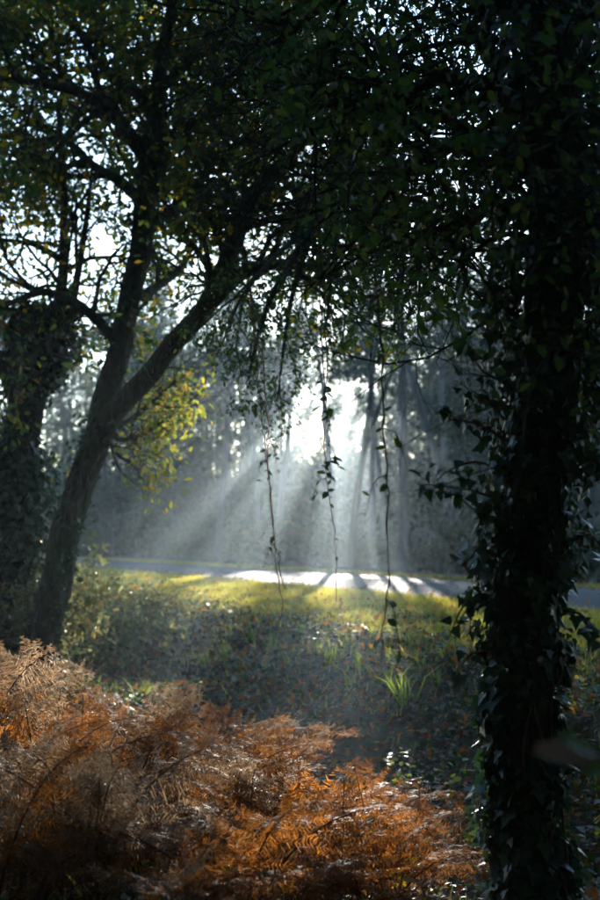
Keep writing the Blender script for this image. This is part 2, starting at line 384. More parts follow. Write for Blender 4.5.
# ------------------------------------------------------------------ the leaning oak
OAK = dict(max=3, leaf=2, n=[7, 6, 5, 0], len=[3, 1.7, .85, .42], rad=[.1, .035, .014, .006], seg=[.3, .16, .11, .1],
           wander=[.16, .22, .26, .3], up=[.03, .03, .0, -.03], sides=[8, 6, 4, 3], t0=[.3, .22, .2, .2], ang=(32, 72), density=15, spread=.07, droop=.2)
OAK_Y = 13.0
def limb_px(pts):
    """pts: (px, py, Y, width in px) -> positions, radii"""
    A = np.array([np.r_[at(a, b, c), d*c/FPX/2] for a, b, c, d in pts]); S = smooth_path(A, 6); return S[:, :3], np.maximum(S[:, 3], .004)
def build_oak():
    rg = np.random.default_rng(21)
    base = np.array([at(34, 700, OAK_Y)[0], OAK_Y, 0]); base[2] = float(ground_z(base[0], base[1]))
    t = empty('oak_tree', base, 'leaning oak with forked mossy trunk rising from the bracken', 'tree')
    trunk, rad = limb_px([(28, 728, 13, 62), (33, 690, 13, 44), (41, 640, 13, 34), (57, 580, 13, 30), (66, 530, 13.0, 28), (84, 475, 13.0, 27), (100, 430, 13, 27), (106, 395, 13.05, 24),
                          (120, 350, 13.1, 22), (129, 300, 13.2, 21), (141, 250, 13.3, 22), (145, 205, 13.4, 21), (153, 160, 13.4, 25), (157, 118, 13.3, 20), (160, 70, 13.2, 15), (172, 10, 13, 12), (176, -70, 12.8, 8)])
    tb = Tubes(); trunk_f = smooth_path(np.c_[trunk, rad], 3); tb.add(trunk_f[:, :3], trunk_f[:, 3], 44, .02, rg, ridge=.13); link('trunk', tb.mesh('oak_trunk', base), M['oak_bark'], t)
    limbs = [
        [(98, 438, 13, 26), (116, 410, 12.9, 22), (150, 374, 12.8, 20), (174, 343, 12.6, 20), (204, 308, 12.4, 18), (222, 272, 12.3, 17), (236, 232, 12.2, 15), (256, 190, 12.0, 14), (290, 155, 11.8, 10), (330, 120, 11.5, 6)],
        [(196, 318, 12.5, 20), (222, 290, 12.3, 16), (250, 270, 12.1, 13), (284, 264, 11.8, 10), (318, 270, 11.6, 6), (345, 285, 13.2, 3)],
        [(146, 160, 13.4, 15), (130, 135, 13.2, 14), (112, 112, 13.0, 12), (85, 95, 12.6, 10), (45, 84, 12.2, 8), (-10, 78, 11.8, 5)],
        [(153, 118, 13.3, 14), (136, 92, 13.4, 12), (112, 78, 13.5, 10), (92, 52, 13.6, 8), (72, 15, 13.6, 6), (50, -40, 13.6, 4)],
        [(140, 200, 13.4, 12), (118, 180, 13.7, 11), (92, 165, 14.0, 9), (66, 140, 14.3, 7), (35, 125, 14.6, 5), (0, 95, 15, 3)],
        [(158, 148, 13.4, 11), (175, 132, 13.2, 10), (205, 116, 12.9, 8), (228, 88, 12.6, 6), (262, 60, 12.2, 4)],
        [(145, 225, 13.3, 13), (165, 215, 13.6, 12), (190, 195, 14, 10), (212, 165, 14.4, 8), (232, 128, 14.8, 6), (245, 80, 15, 4)],
        [(120, 345, 13.1, 12), (95, 318, 13.2, 10), (70, 300, 13.1, 9), (40, 292, 12.9, 7), (5, 303, 12.7, 5), (-40, 290, 12.5, 3)],
        [(160, 90, 13.2, 10), (190, 60, 12.7, 8), (230, 25, 12.2, 6), (265, -15, 11.7, 4)],
        [(240, 228, 12.2, 9), (268, 220, 12.5, 7), (300, 210, 12.8, 5), (335, 190, 13, 3)],
        [(168, 5, 13, 9), (150, -40, 12.6, 7), (110, -80, 12.2, 5), (60, -100, 11.8, 3)],
        [(172, 10, 13, 8), (210, -40, 13.3, 6), (260, -80, 13.6, 4)],
        [(130, 300, 13.2, 9), (160, 285, 13.9, 8), (185, 262, 14.4, 6), (196, 225, 14.9, 4)],
    ]
    tw, lv = Tubes(), Leaves()
    for i, l in enumerate(limbs):
        p, r = limb_px(l); q = Tubes(); pf = smooth_path(np.c_[p, r], 2); q.add(pf[:, :3], pf[:, 3], 24, .02, rg, ridge=.12); link('limb', q.mesh('oak_limb', base), M['oak_bark'], t)
        Lk = np.linalg.norm(np.diff(p, axis=0), axis=1).sum()
        children(tw, lv, p, r, Lk, 0, OAK, rg, n=int((5 + Lk*3.6)*(1.5 if i in (2, 3, 5, 8, 10, 11) else 1)), t0=.42 if i in (0,) else .22)
    children(tw, lv, trunk, rad, 6, 0, OAK, rg, n=10, t0=.66)
    link('twigs', tw.mesh('oak_twigs', base), M['oak_bark'], t)
    P, D, N = lv.arrays()
    lims = [(trunk, rad)] + [limb_px(l) for l in limbs]; px, py = pix(P); hide = np.zeros(len(P), bool)
    for lp, lr in lims:                                       # few leaves right in front of the big limbs
        lx, ly = pix(lp)
        for a, b, c, d in zip(lx, ly, lp[:, 1], lr):
            if d > .035: hide |= (np.hypot(px-a, py-b) < d*FPX/c*1.0 + 3) & (P[:, 1] < c)
    k = ~(hide & (rg.random(len(P)) < .85)); P, D, N = P[k], D[k], N[k]
    # thin out what would hang in front of the lower trunk and in the open air over the road
    cl = np.sin(P[:, 0]*3.1 + 1.2*np.sin(P[:, 2]*2.3)) + np.sin(P[:, 2]*3.4 + 1.5*np.sin(P[:, 1]*1.9)) + np.sin(P[:, 1]*2.7 + P[:, 0]*1.3)
    thr = np.where((P[:, 2] > 2.9) & (P[:, 2] < 4.9) & (P[:, 0] < -1.4), -.4, np.where(P[:, 2] > 5.0, -.9, np.where(P[:, 0] > -1.4, .15, -.3))) - 1.0*(P[:, 2] > 5.5); k = (cl > thr) | (rg.random(len(P)) < .2); P, D, N = P[k], D[k], N[k]          # open pockets between leaf clumps
    px, py = pix(P); keep = ~((py > 330 + .35*np.abs(px-300)) & (px > 120)) & ~((py > 400) & (px > 40))
    P, D, N = P[keep], D[keep], N[keep]
    link('crown', scatter('oak_crown', P, D, N, rg.uniform(.06, .115, len(P)), L_OAK, rg, off=base), M['oak_leaf'], t)
    print('oak leaves', len(P))
    # ivy on the trunk
    lv2 = Leaves()
    for i in range(0, 130):
        a = rg.integers(6, len(trunk)-20); pr = trunk[a:a+4] + rg.normal(0, 1, 3)*rad[a]*.55
        lv2.along(pr, 14, rg, .07, .3)
    P, D, N = lv2.arrays(); o = link('ivy', scatter('oak_ivy', P, D, N, rg.uniform(.05, .08, len(P)), L_IVY_S, rg, off=base), M['ivy_leaf'], t); o['kind'] = 'stuff'
    # low branch with backlit yellow leaves under the right-hand fork
    tw, lv = Tubes(), Leaves()
    for l in ([(108, 425, 13, 9), (122, 440, 13.6, 6), (150, 430, 14.2, 4), (185, 405, 14.6, 2.5), (205, 388, 14.8, 1.5)],
              [(108, 425, 13, 7), (130, 420, 13.5, 5), (160, 395, 14, 3.5), (188, 372, 14.4, 2)],
              [(106, 430, 13, 5), (118, 455, 13.6, 3.5), (138, 462, 14, 2.5), (162, 452, 14.3, 1.5)], [(118, 405, 13, 5), (140, 385, 13.6, 3), (168, 368, 14.0, 2), (196, 372, 14.4, 1)],
              [(106, 428, 13, 6), (112, 450, 12.7, 3), (120, 470, 12.6, 2.5), (135, 484, 12.6, 1)]):
        p, r = limb_px(l); tw.add(p, r, 6)
        Lk = np.linalg.norm(np.diff(p, axis=0), axis=1).sum()
        PP = dict(OAK); PP.update(n=[int(Lk*8), 4, 3, 0], len=[1, .6, .35, .22], rad=[.02, .01, .006, .004], density=13)
        if l[-1][1] < 470: children(tw, lv, p, r, Lk, 0, PP, rg, t0=.15)
    o = link('low_branch', tw.mesh('oak_low_branch', base), M['oak_bark'], t); tag(o, 'low side branch with backlit yellow leaves')
    P, D, N = lv.arrays(); px, py = pix(P); k = (px < 200 + rg.normal(0, 14, len(px))) & (py > 372 + rg.normal(0, 14, len(px))) & (rg.random(len(px)) < .5); P, D, N = P[k], D[k], N[k]
    link('foliage', scatter('oak_yellow', P, D, N, rg.uniform(.06, .11, len(P)), L_OAK, rg, off=base), M['yellow_leaf'], o)
build_oak()

# ------------------------------------------------------------------ drooping evergreen branch in the middle
def build_droop():
    rg = np.random.default_rng(5)
    base = at(330, 200, 10.5)
    t = empty('evergreen_branch', base, 'drooping dark evergreen branch with small leaves hanging over the road view', 'branch')
    tw, lv = Tubes(), Leaves()
    PP = dict(max=2, leaf=1, n=[12, 5, 0], len=[1, .5, .25], rad=[.02, .006, .003], seg=[.2, .1, .08], wander=[.1, .2, .25], up=[0, -.13, -.08], sides=[6, 4, 3], t0=[.1, .1, .1], ang=(25, 70), density=55, spread=.035, droop=.3)
    for l in ([(345, 150, 10.8, 14), (318, 215, 10.6, 12), (292, 262, 10.4, 9), (270, 300, 10.3, 6), (256, 345, 10.2, 4), (250, 372, 10.2, 2)],
              [(318, 215, 10.6, 8), (296, 280, 10.9, 6), (286, 330, 11, 4), (280, 380, 11, 2), (277, 402, 11, 1)],
              [(310, 225, 10.6, 7), (270, 262, 10.2, 5), (240, 300, 10, 3), (222, 345, 9.9, 1.5)],
              [(345, 150, 10.8, 8), (338, 230, 10.5, 6), (330, 290, 10.3, 4), (326, 330, 10.2, 2)],
              [(345, 150, 10.8, 8), (380, 220, 10.8, 6), (400, 270, 10.7, 4), (412, 315, 10.6, 2)]):
        p, r = limb_px(l); tw.add(p, r, 6); children(tw, lv, p, r, .8, 0, PP, rg)
    link('twigs', tw.mesh('droop_twigs', base), M['dark_bark'], t)
    P, D, N = lv.arrays(); px, py = pix(P)
    link('foliage', scatter('droop_leaves', P, D, N, rg.uniform(.028, .05, len(P)), L_OVAL, rg, off=base), M['dark_leaf'], t)
    print('droop leaves', len(P))
build_droop()

# ------------------------------------------------------------------ slender ivy-clad trees behind the oak
def build_side_tree():
    rg = np.random.default_rng(31)
    Y = 13.8
    base = at(22, 660, Y); base[2] = float(ground_z(base[0], base[1]))
    t = empty('ivy_clad_tree', base, 'dark ivy smothered slender tree behind the leaning oak trunk', 'tree')
    tb, tw, lv = Tubes(), Tubes(), Leaves()
    trunks = [[(22, 690, Y, 26), (20, 600, Y, 22), (24, 500, Y, 20), (34, 420, Y, 17), (50, 340, Y, 14), (62, 280, Y, 11), (64, 220, Y, 9), (62, 165, Y, 7), (58, 100, Y, 4)],
              [(40, 395, Y, 12), (68, 320, Y, 9), (80, 260, Y, 7), (88, 205, Y, 5), (92, 165, Y, 3)],
              [(30, 450, Y, 12), (5, 380, 13.4, 9), (-15, 300, 13.1, 7), (-25, 200, 12.8, 5)],
              [(62, 260, Y, 8), (35, 245, 13.6, 6), (5, 240, 13.4, 4), (-25, 236, 13.2, 3)]]
    PP = dict(OAK); PP.update(n=[0, 5, 4, 0], len=[2, 1.3, .7, .4], density=13)
    for i, l in enumerate(trunks):
        p, r = limb_px(l); q = Tubes(); q.add(p, r, 9, .03, rg); link('trunk' if i == 0 else 'limb', q.mesh('side_trunk', base), M['dark_bark'], t)
        Lk = np.linalg.norm(np.diff(p, axis=0), axis=1).sum()
        children(tw, lv, p, r, Lk, 0, PP, rg, n=int(Lk*2.2), t0=.35 if i == 0 else .2)
    link('twigs', tw.mesh('side_twigs', base), M['dark_bark'], t)
    P, D, N = lv.arrays(); cl = np.sin(P[:, 0]*2.7 + 1.2*np.sin(P[:, 2]*2.1)) + np.sin(P[:, 2]*3.1 + 1.5*np.sin(P[:, 1]*1.7)) + np.sin(P[:, 1]*2.3 + P[:, 0])
    k = (cl > -.35) | (rg.random(len(P)) < .2); P, D, N = P[k], D[k], N[k]; link('crown', scatter('side_crown', P, D, N, rg.uniform(.05, .09, len(P)), L_OAK, rg, off=base), M['oak_leaf'], t)
    # ivy mass wrapping trunk, bulging
    n = 14000; h = rg.random(n)**.8; q = []
    py = 640 - 330*h; cx = 2 + 34*h**1.3 + 9*np.sin(h*9); wd = (20 + 26*np.sin(h*4.2)**2 + 14*np.sin(h*15 + 1))*rg.random(n)**.6
    an = rg.uniform(0, 6.28, n)
    P = np.array([at(a, b, Y) for a, b in zip(cx + wd*np.cos(an), py)]); P[:, 1] += wd*np.sin(an)*Y/FPX
    P += rg.normal(0, .06, (n, 3))
    D = rg.normal(0, .7, (n, 3)); D[:, 2] -= .7; N = np.stack([np.cos(an), np.sin(an), .4*np.ones(n)], -1) + rg.normal(0, .35, (n, 3))
    o = link('ivy', scatter('side_ivy', P, D, N, rg.uniform(.06, .10, n), L_IVY_S, rg, off=base), M['ivy_leaf'], t); o['kind'] = 'stuff'
build_side_tree()

# ------------------------------------------------------------------ the ivy-covered tree on the right
def build_ivy_tree():
    rg = np.random.default_rng(41)
    Y = 4.9
    base = at(540, 930, Y); base[2] = float(ground_z(base[0], base[1])) - .02
    t = empty('ivy_covered_tree', base, 'big dark tree with ivy wrapped trunk standing in the near right', 'tree')
    tpx = [(540, 960, Y, 96), (534, 905, Y, 80), (527, 840, Y, 70), (522, 760, Y, 70), (520, 680, Y, 66), (524, 600, Y, 64), (532, 520, Y, 62), (541, 440, Y, 60), (548, 360, Y, 58),
           (554, 270, Y, 56), (556, 180, Y, 54), (552, 90, Y, 50), (545, 0, Y, 44), (540, -120, Y, 38), (545, -300, Y, 28), (550, -520, Y, 14)]
    trunk, rad = limb_px(tpx)
    tb = Tubes(); tb.add(trunk, rad, 20, .03, rg); link('trunk', tb.mesh('ivy_tree_trunk', base), M['dark_bark'], t)
    limbs = [[(552, 130, Y, 22), (505, 95, 5.1, 17), (450, 78, 5.4, 14), (405, 92, 5.7, 12), (366, 108, 6.0, 10), (335, 80, 6.3, 9), (300, 62, 6.6, 7), (255, 55, 7.0, 4)],
             [(552, 150, Y, 22), (490, 140, 5.3, 17), (435, 150, 5.8, 13), (390, 175, 6.3, 9), (350, 190, 6.8, 6), (310, 175, 7.2, 4)],
             [(548, 30, Y, 26), (480, -20, 5.0, 20), (400, -40, 5.2, 15), (330, 0, 5.5, 10), (280, 40, 5.8, 6), (240, 45, 6.0, 3)],
             [(555, 220, Y, 18), (500, 205, 5.5, 13), (460, 222, 6.2, 10), (430, 235, 6.8, 7), (400, 245, 7.4, 4)],
             [(552, 60, Y, 24), (600, 0, 5.2, 18), (650, -40, 5.6, 12), (700, -60, 6, 6)],
             [(552, 190, Y, 16), (590, 160, 5.6, 12), (630, 150, 6.3, 8)],
             [(545, -60, Y, 28), (470, -180, 4.6, 20), (380, -260, 4.2, 14), (280, -300, 3.8, 8)],
             [(545, -100, Y, 26), (560, -260, 4.0, 18), (540, -420, 3.2, 12), (480, -600, 2.4, 6)],
             [(545, -80, Y, 24), (480, -160, 5.8, 18), (420, -220, 6.8, 12), (350, -240, 7.8, 7)],
             [(553, 130, Y, 18), (520, 95, 5.9, 14), (480, 100, 6.9, 10), (445, 120, 7.8, 6)],
             [(553, 330, Y, 10), (520, 318, 4.7, 7), (495, 300, 4.6, 5), (478, 305, 4.5, 3)], [(556, 260, Y, 10), (520, 235, 4.8, 7), (490, 240, 4.7, 5), (462, 262, 4.6, 3)],
             [(550, 380, Y, 8), (580, 350, 4.8, 6), (602, 340, 4.7, 4)], [(556, 200, Y, 10), (585, 215, 4.7, 7), (606, 240, 4.6, 5), (620, 280, 4.6, 3)], [(554, 150, Y, 10), (525, 150, 4.6, 8), (500, 175, 4.4, 5), (490, 205, 4.3, 3)],
             [(540, -140, Y, 20), (640, -260, 4.6, 14), (720, -320, 4.2, 8)]]
    tw, lv = Tubes(), Leaves()
    PP = dict(OAK); PP.update(n=[7, 6, 5, 0], len=[2, 1.05, .55, .3], rad=[.05, .02, .008, .004], density=22, spread=.06)
    for l in limbs:
        p, r = limb_px(l); q = Tubes(); q.add(p, r, 9, .03, rg); link('limb', q.mesh('ivy_tree_limb', base), M['dark_bark'], t)
        Lk = np.linalg.norm(np.diff(p, axis=0), axis=1).sum()
        children(tw, lv, p, r, Lk, 0, PP, rg, n=int(3 + Lk*6.5), t0=.15)
    link('twigs', tw.mesh('ivy_tree_twigs', base), M['dark_bark'], t)
    P, D, N = lv.arrays(); px, py = pix(P)
    lim = np.interp(px, [200, 260, 300, 360, 420, 470, 520, 600], [90, 120, 230, 300, 320, 345, 420, 420]) + rg.normal(0, 18, len(px))
    k = (py < lim) & ((px > np.interp(py, [0, 150, 200], [235, 270, 300]) + rg.normal(0, 30, len(px))) | (py < 0)) & ((py < 140) | (rg.random(len(px)) < np.interp(px, [300, 400, 470], [.2, .5, .95]))); P, D, N = P[k], D[k], N[k]
    cl = np.sin(P[:, 0]*5.1 + 1.2*np.sin(P[:, 2]*4.3)) + np.sin(P[:, 2]*5.4 + 1.5*np.sin(P[:, 1]*2.9)) + np.sin(P[:, 1]*3.7 + P[:, 0]*2.3)
    k = ((cl > -.5) & (rg.random(len(P)) < .8)) | (rg.random(len(P)) < .2); P, D, N = P[k], D[k], N[k]; print('ivy tree crown', len(P))
    link('crown', scatter('ivy_tree_crown', P, D, N, rg.uniform(.035, .065, len(P)), L_OVAL, rg, off=base), M['dark_leaf'], t)
    # ivy stems up the trunk
    for k in range(6):
        a0 = rg.uniform(0, 6.28); pts = []
        m = 70
        for i in range(m):
            a = a0 + .5*math.sin(i*.13 + k) + .2*math.sin(i*.4 + 2*k); pts.append(trunk[i] + (rad[i]*1.05 + .006)*np.array([math.cos(a), math.sin(a), 0]))
        q = Tubes(); q.add(np.array(pts), np.linspace(.007, .004, m), 5); link('ivy_stem', q.mesh('ivy_stem', base), M['stem_brown'], t)
    # ivy leaves: hull radius around the trunk varies with height
    def hull(py): return np.interp(py, [-100, 200, 300, 380, 450, 500, 560, 620, 680, 760, 850, 940], [75, 75, 62, 66, 60, 54, 50, 45, 40, 39, 41, 48])*Y/FPX
    def ivy(n, lo, hi):
        py = rg.uniform(lo, hi, n); i = np.interp(py, [q[1] for q in tpx[::-1]], [q[0] for q in tpx[::-1]])
        an = rg.uniform(0, 2*math.pi, n)
        rr = hull(py)*(.62 + .42*rg.random(n)**.8)*(1 + .16*np.sin(3*an + py*.03) + .12*np.sin(py*.06 + an))
        gate = np.sin(3*an + .02*py) + np.sin(.045*py + 2*an + 1) + .8*np.sin(.11*py - 4*an); pk = (gate > -.75) | (rg.random(n) < .3); py, i, an, rr = py[pk], i[pk], an[pk], rr[pk]; n = len(py)
        c = np.array([at(a, b, Y) for a, b in zip(i, py)]); out = np.stack([np.cos(an), np.sin(an), np.zeros(n)], -1)
        P = c + out*rr[:, None]
        D = out*.35 + rg.normal(0, .45, (n, 3)); D[:, 2] -= .85
        N = out + rg.normal(0, .35, (n, 3)); N[:, 2] += .35
        return P, D, N, an
    P, D, N, _ = ivy(9000, -60, 935); P2, D2, N2, _ = ivy(3200, 640, 960); P = np.r_[P, P2]; D = np.r_[D, D2]; N = np.r_[N, N2]
    o = link('ivy', scatter('trunk_ivy', P, D, N, np.clip(rg.lognormal(-3.2, .33, len(P)), .018, .08), L_IVY, rg, off=base), M['ivy_leaf'], t); o['kind'] = 'stuff'
    # ivy sprays reaching out into the open, with leaves that can be told apart
    vari = []
    for v in range(6):
        vv = (L_IVY[0] if v % 2 else L_IVY_S[0]).copy(); vv[:, 2] += .12*(v-2.5)/2.5*vv[:, 0]**2; ff = L_IVY[1] if v % 2 else L_IVY_S[1]
        vari.append(raw_mesh('ivy_leaf', vv, [ff], np.full(len(vv), v/5.)))
    sprays = [[(505, 440), (480, 425), (455, 418), (438, 405)], [(500, 470), (475, 462), (450, 470), (437, 480)], [(505, 520), (478, 512), (462, 500), (446, 492)],
              [(505, 560), (480, 548), (468, 560), (450, 553)], [(505, 330), (492, 335), (482, 318), (470, 322)], [(520, 300), (498, 300), (486, 286), (474, 280)],
              [(500, 380), (484, 372), (472, 356), (466, 345)], [(495, 610), (472, 600), (460, 612), (448, 640)], [(490, 650), (470, 655), (458, 672), (452, 690)],
              [(570, 470), (588, 462), (602, 470), (612, 480)], [(572, 540), (590, 535), (600, 545), (612, 560)], [(565, 610), (582, 615), (590, 630), (596, 645)], [(575, 400), (592, 390), (604, 396), (615, 400)],
              [(505, 420), (486, 400), (474, 392), (455, 380)], [(500, 500), (470, 490), (440, 486), (418, 484)]]
    for sp in sprays:
        ys = Y - .12 - rg.random()*.18
        p = smooth_path(np.array([at(a, b, ys - .1*j*rg.uniform(-1, 1)) for j, (a, b) in enumerate(sp)]), 5)
        q = Tubes(); q.add(p, np.linspace(.006, .002, len(p)), 5); s = link('ivy_spray', q.mesh('ivy_spray', base), M['stem_brown'], t)
        for j in range(13):
            c = p[min(len(p)-1, 1 + int(j*(len(p)-1)/13))] + rg.normal(0, .02, 3)
            d = unit(rg.normal(0, .6, 3) + np.array([0, -.2, -.5])); nn = unit(np.array([0, -.5, .6]) + rg.normal(0, .4, 3))
            o = link('ivy_leaf', vari[rg.integers(0, 6)], M['ivy_leaf'], s)
            z = unit(nn - d*nn.dot(d)); y = np.cross(z, d); sc = rg.uniform(.04, .062)
            from mathutils import Matrix
            o.matrix_local = Matrix([[*(np.array([d[k], y[k], z[k]])*sc), c[k]-base[k]] for k in range(3)] + [[0, 0, 0, 1]])
build_ivy_tree()

# ------------------------------------------------------------------ hanging vines
def leaf_matrix(c, d, n, s):
    from mathutils import Matrix
    d = unit(d); z = unit(n - d*np.dot(n, d)); y = np.cross(z, d)
    return Matrix([[d[k]*s, y[k]*s, z[k]*s, c[k]] for k in range(3)] + [[0, 0, 0, 1]])
VL = []
for v in range(4):
    vv = L_OVAL[0].copy(); vv[:, 2] += .1*(v-1)*vv[:, 0]**2; VL.append(raw_mesh('vine_leaf', vv, [L_OVAL[1]], np.full(len(vv), v/3.)))
def build_vine(label, Y, strands, leaf_sz, nleaf, seed, width, mstem, clusters=None, top=None):
    rg = np.random.default_rng(seed)
    base = at(strands[0][-1][0], strands[0][-1][1], Y)
    t = empty('hanging_vine', base, label, 'vine', 'vines hanging from the canopy')
    for si, st in enumerate(strands):
        A = np.array([at(a, b, Y) for a, b in st]); p = smooth_path(A, 10)
        wk = np.cumsum(rg.normal(0, .0011*min(Y, 5.5), (len(p), 3)), 0); wk -= np.linspace(0, 1, len(p))[:, None]*wk[-1]; wk[:, 2] *= .3
        p += wk*.8 + rg.normal(0, .0003*Y, p.shape)
        q = Tubes(); q.add(p, np.linspace(width, width*.5, len(p)), 5); s = link('stem', q.mesh('vine_stem', base), mstem, t)
        px, py = pix(p)
        for j in range(nleaf):
            yy = rg.uniform(.02, .97)*(st[-1][1]-st[0][1]) + st[0][1] if not clusters or rg.random() < .45 else rg.choice(clusters) + rg.normal(0, 5)
            i = int(np.argmin(abs(py-yy)))
            if yy > st[-1][1] or yy < st[0][1]: continue
            d = np.array([rg.normal(0, .8), rg.normal(0, .7), rg.normal(-.25, .45)]); nn = np.array([rg.normal(0, .5), rg.normal(-.45, .4), .7])
            o = link('leaf', VL[rg.integers(0, 4)], M['vine_leaf'], s); o.matrix_local = leaf_matrix(p[i]-base, d, nn, leaf_sz*rg.uniform(.35, 1.25))
        for j in range(3):                                   # short side shoots
            i = rg.integers(8, len(p)-6); dv = unit(np.array([rg.normal(0, 1), rg.normal(0, .5), -.5])); sh = smooth_path(np.array([p[i], p[i] + dv*.05, p[i] + dv*.08 + np.array([0, 0, -.05]), p[i] + dv*.10 + np.array([0, 0, -.12])]), 3)
            q = Tubes(); q.add(sh, np.linspace(width*.6, width*.3, len(sh)), 4); link('shoot', q.mesh('vine_shoot', base), mstem, s)
            for e in (3, 6, len(sh)-1):
                o = link('leaf', VL[rg.integers(0, 4)], M['vine_leaf'], s); o.matrix_local = leaf_matrix(sh[e]-base, rg.normal(0, 1, 3) + np.array([0, 0, -.4]), np.array([rg.normal(0, .5), -.5, .7]), leaf_sz*rg.uniform(.4, .9))
build_vine('thin double stranded vine hanging furthest from the ivy covered trunk', 9.0,
           [[(250, 285), (254, 330), (258, 372), (262, 420), (267, 470), (275, 530), (284, 588)], [(250, 285), (256, 350), (262, 420), (264, 470), (271, 530), (279, 590), (281, 620)]], .055, 13, 51, .0058, M['stem_red'])
build_vine('reddish leafy vine in the middle of the three, hanging straight down', 8.2,
           [[(318, 190), (321, 260), (323, 350), (326, 420), (331, 480), (335, 540), (336, 602)], [(318, 190), (322, 280), (325, 365), (328, 430), (331, 480)]], .075, 24, 52, .0052, M['stem_red'], [395, 420, 468, 472, 497])
build_vine('blurred vine closest to the ivy covered trunk, with few broad leaves', 4.6,
           [[(376, 180), (377, 260), (379, 345), (380, 430), (382, 520), (381, 600), (380, 662)]], .07, 11, 53, .0046, M['stem_brown'], [366, 406, 420, 444, 534, 563])

# ------------------------------------------------------------------ blurred twig close to the camera
def build_twig():
    rg = np.random.default_rng(61); Y = 1.75
    base = at(690, 780, Y)
    t = empty('oak_twig', base, 'out of focus twig with withered oak leaves poking in beside the trunk', 'twig')
    p = smooth_path(np.array([at(690, 782, Y), at(650, 768, Y), at(615, 760, Y), at(588, 756, Y)]), 6)
    q = Tubes(); q.add(p, np.linspace(.004, .0015, len(p)), 6); link('stem', q.mesh('twig_stem', base), M['stem_brown'], t)
    for v, (a, b, tx, ty, s, m) in enumerate([(598, 757, 522, 757, .10, 'dead_leaf'), (600, 755, 548, 737, .075, 'vine_leaf'), (628, 766, 574, 778, .08, 'vine_leaf'), (640, 765, 612, 735, .07, 'dead_leaf')]):
        vv = L_OAK[0].copy(); vv[:, 2] += .12*vv[:, 0]**2
        me = raw_mesh('twig_leaf', vv, [L_OAK[1]], np.full(len(vv), .3 + .2*v)); c = at(a, b, Y); d = at(tx, ty, Y - .03) - c
        o = link('leaf', me, M[m], t); o.matrix_local = leaf_matrix(c-base, d, np.array([.1, -.55, .8]), s)
build_twig()

# ------------------------------------------------------------------ bracken
def frond_mesh(seed):
    rg = np.random.default_rng(seed); L = 1.0; V = []; F = []; rn = []
    K = 20; wither = .5 + rg.random()
    # rachis: arches in +x, first third bare stalk
    t = np.linspace(0, 1, 26); a0 = R(rg.uniform(62, 82)); a1 = R(rg.uniform(-45, 15)); side = rg.normal(0, .25)
    ang = a0 + (a1-a0)*t**1.3
    dx = np.cos(ang)/25; dz = np.sin(ang)/25
    p = np.stack([np.cumsum(dx), side*.25*t**2, np.cumsum(dz)], -1); p -= p[0]
    T = np.gradient(p, axis=0); T /= np.linalg.norm(T, axis=1)[:, None]
    S0 = unit(np.array([0, 1, 0.])); blades = []
    roll = rg.normal(0, .35)
    for k in range(K):
        tt = .30 + .69*(k + rg.uniform(0, .25))/K; i = min(int(tt*25), 24); c = p[i] + (p[i+1]-p[i])*(tt*25-i); d = T[i]
        u = (tt-.30)/.70; ln = .40*(1-u)**.85*(1 if u > .1 else .85) + .018
        nrm = unit(np.cross(d, S0))                       # under side / upper side
        for sd in (-1, 1):
            if rg.random() < .12: continue
            lat = unit(S0*sd*math.cos(roll) + nrm*math.sin(roll)*sd + d*rg.uniform(.25, .6) + rg.normal(0, .17*wither, 3))
            curl = rg.uniform(-.3, 1.0)*wither; m = max(4, int(21*(ln/.4)**.7) + 2); lnn = ln*rg.uniform(.75, 1.1)
            q = c.copy(); dirr = lat.copy(); r0 = rg.random()
            for j in range(m):
                dirr = unit(dirr + np.array([0, 0, -curl/m*1.6]) + d*.02 + rg.normal(0, .06*wither, 3)); q2 = q + dirr*lnn/m
                w = .042*(1-j/m)**.7*min(1, ln/.22)*rg.uniform(.8, 1.15) + .007
                perp = unit(np.cross(dirr, nrm + rg.normal(0, .12, 3))); dn = rg.uniform(-.5, .2)
                for s2 in (-1, 1):
                    if rg.random() < .12*wither: continue
                    dn = rg.uniform(-.9, .5)*wither
                    tip = (q+q2)/2 + perp*s2*w + dirr*w*.45 + nrm*dn*w
                    b = len(V); hw = (q2-q)*.46; V += [q + hw*.35, q + hw*1.6, tip + hw*.25, tip - hw*.2]; F.append((b, b+1, b+2, b+3)); rn += [r0*.5 + rg.random()*.5]*4
                q = q2
    n0 = len(V); tb = Tubes(); tb.add(p, np.linspace(.0065, .0016, 26), 5)
    vv = np.concatenate([np.array(V), tb.V[0]]); ff = np.concatenate([np.array(F), tb.F[0] + n0])
    return raw_mesh('frond', vv, [ff], np.r_[np.array(rn), np.full(len(tb.V[0]), .15)])
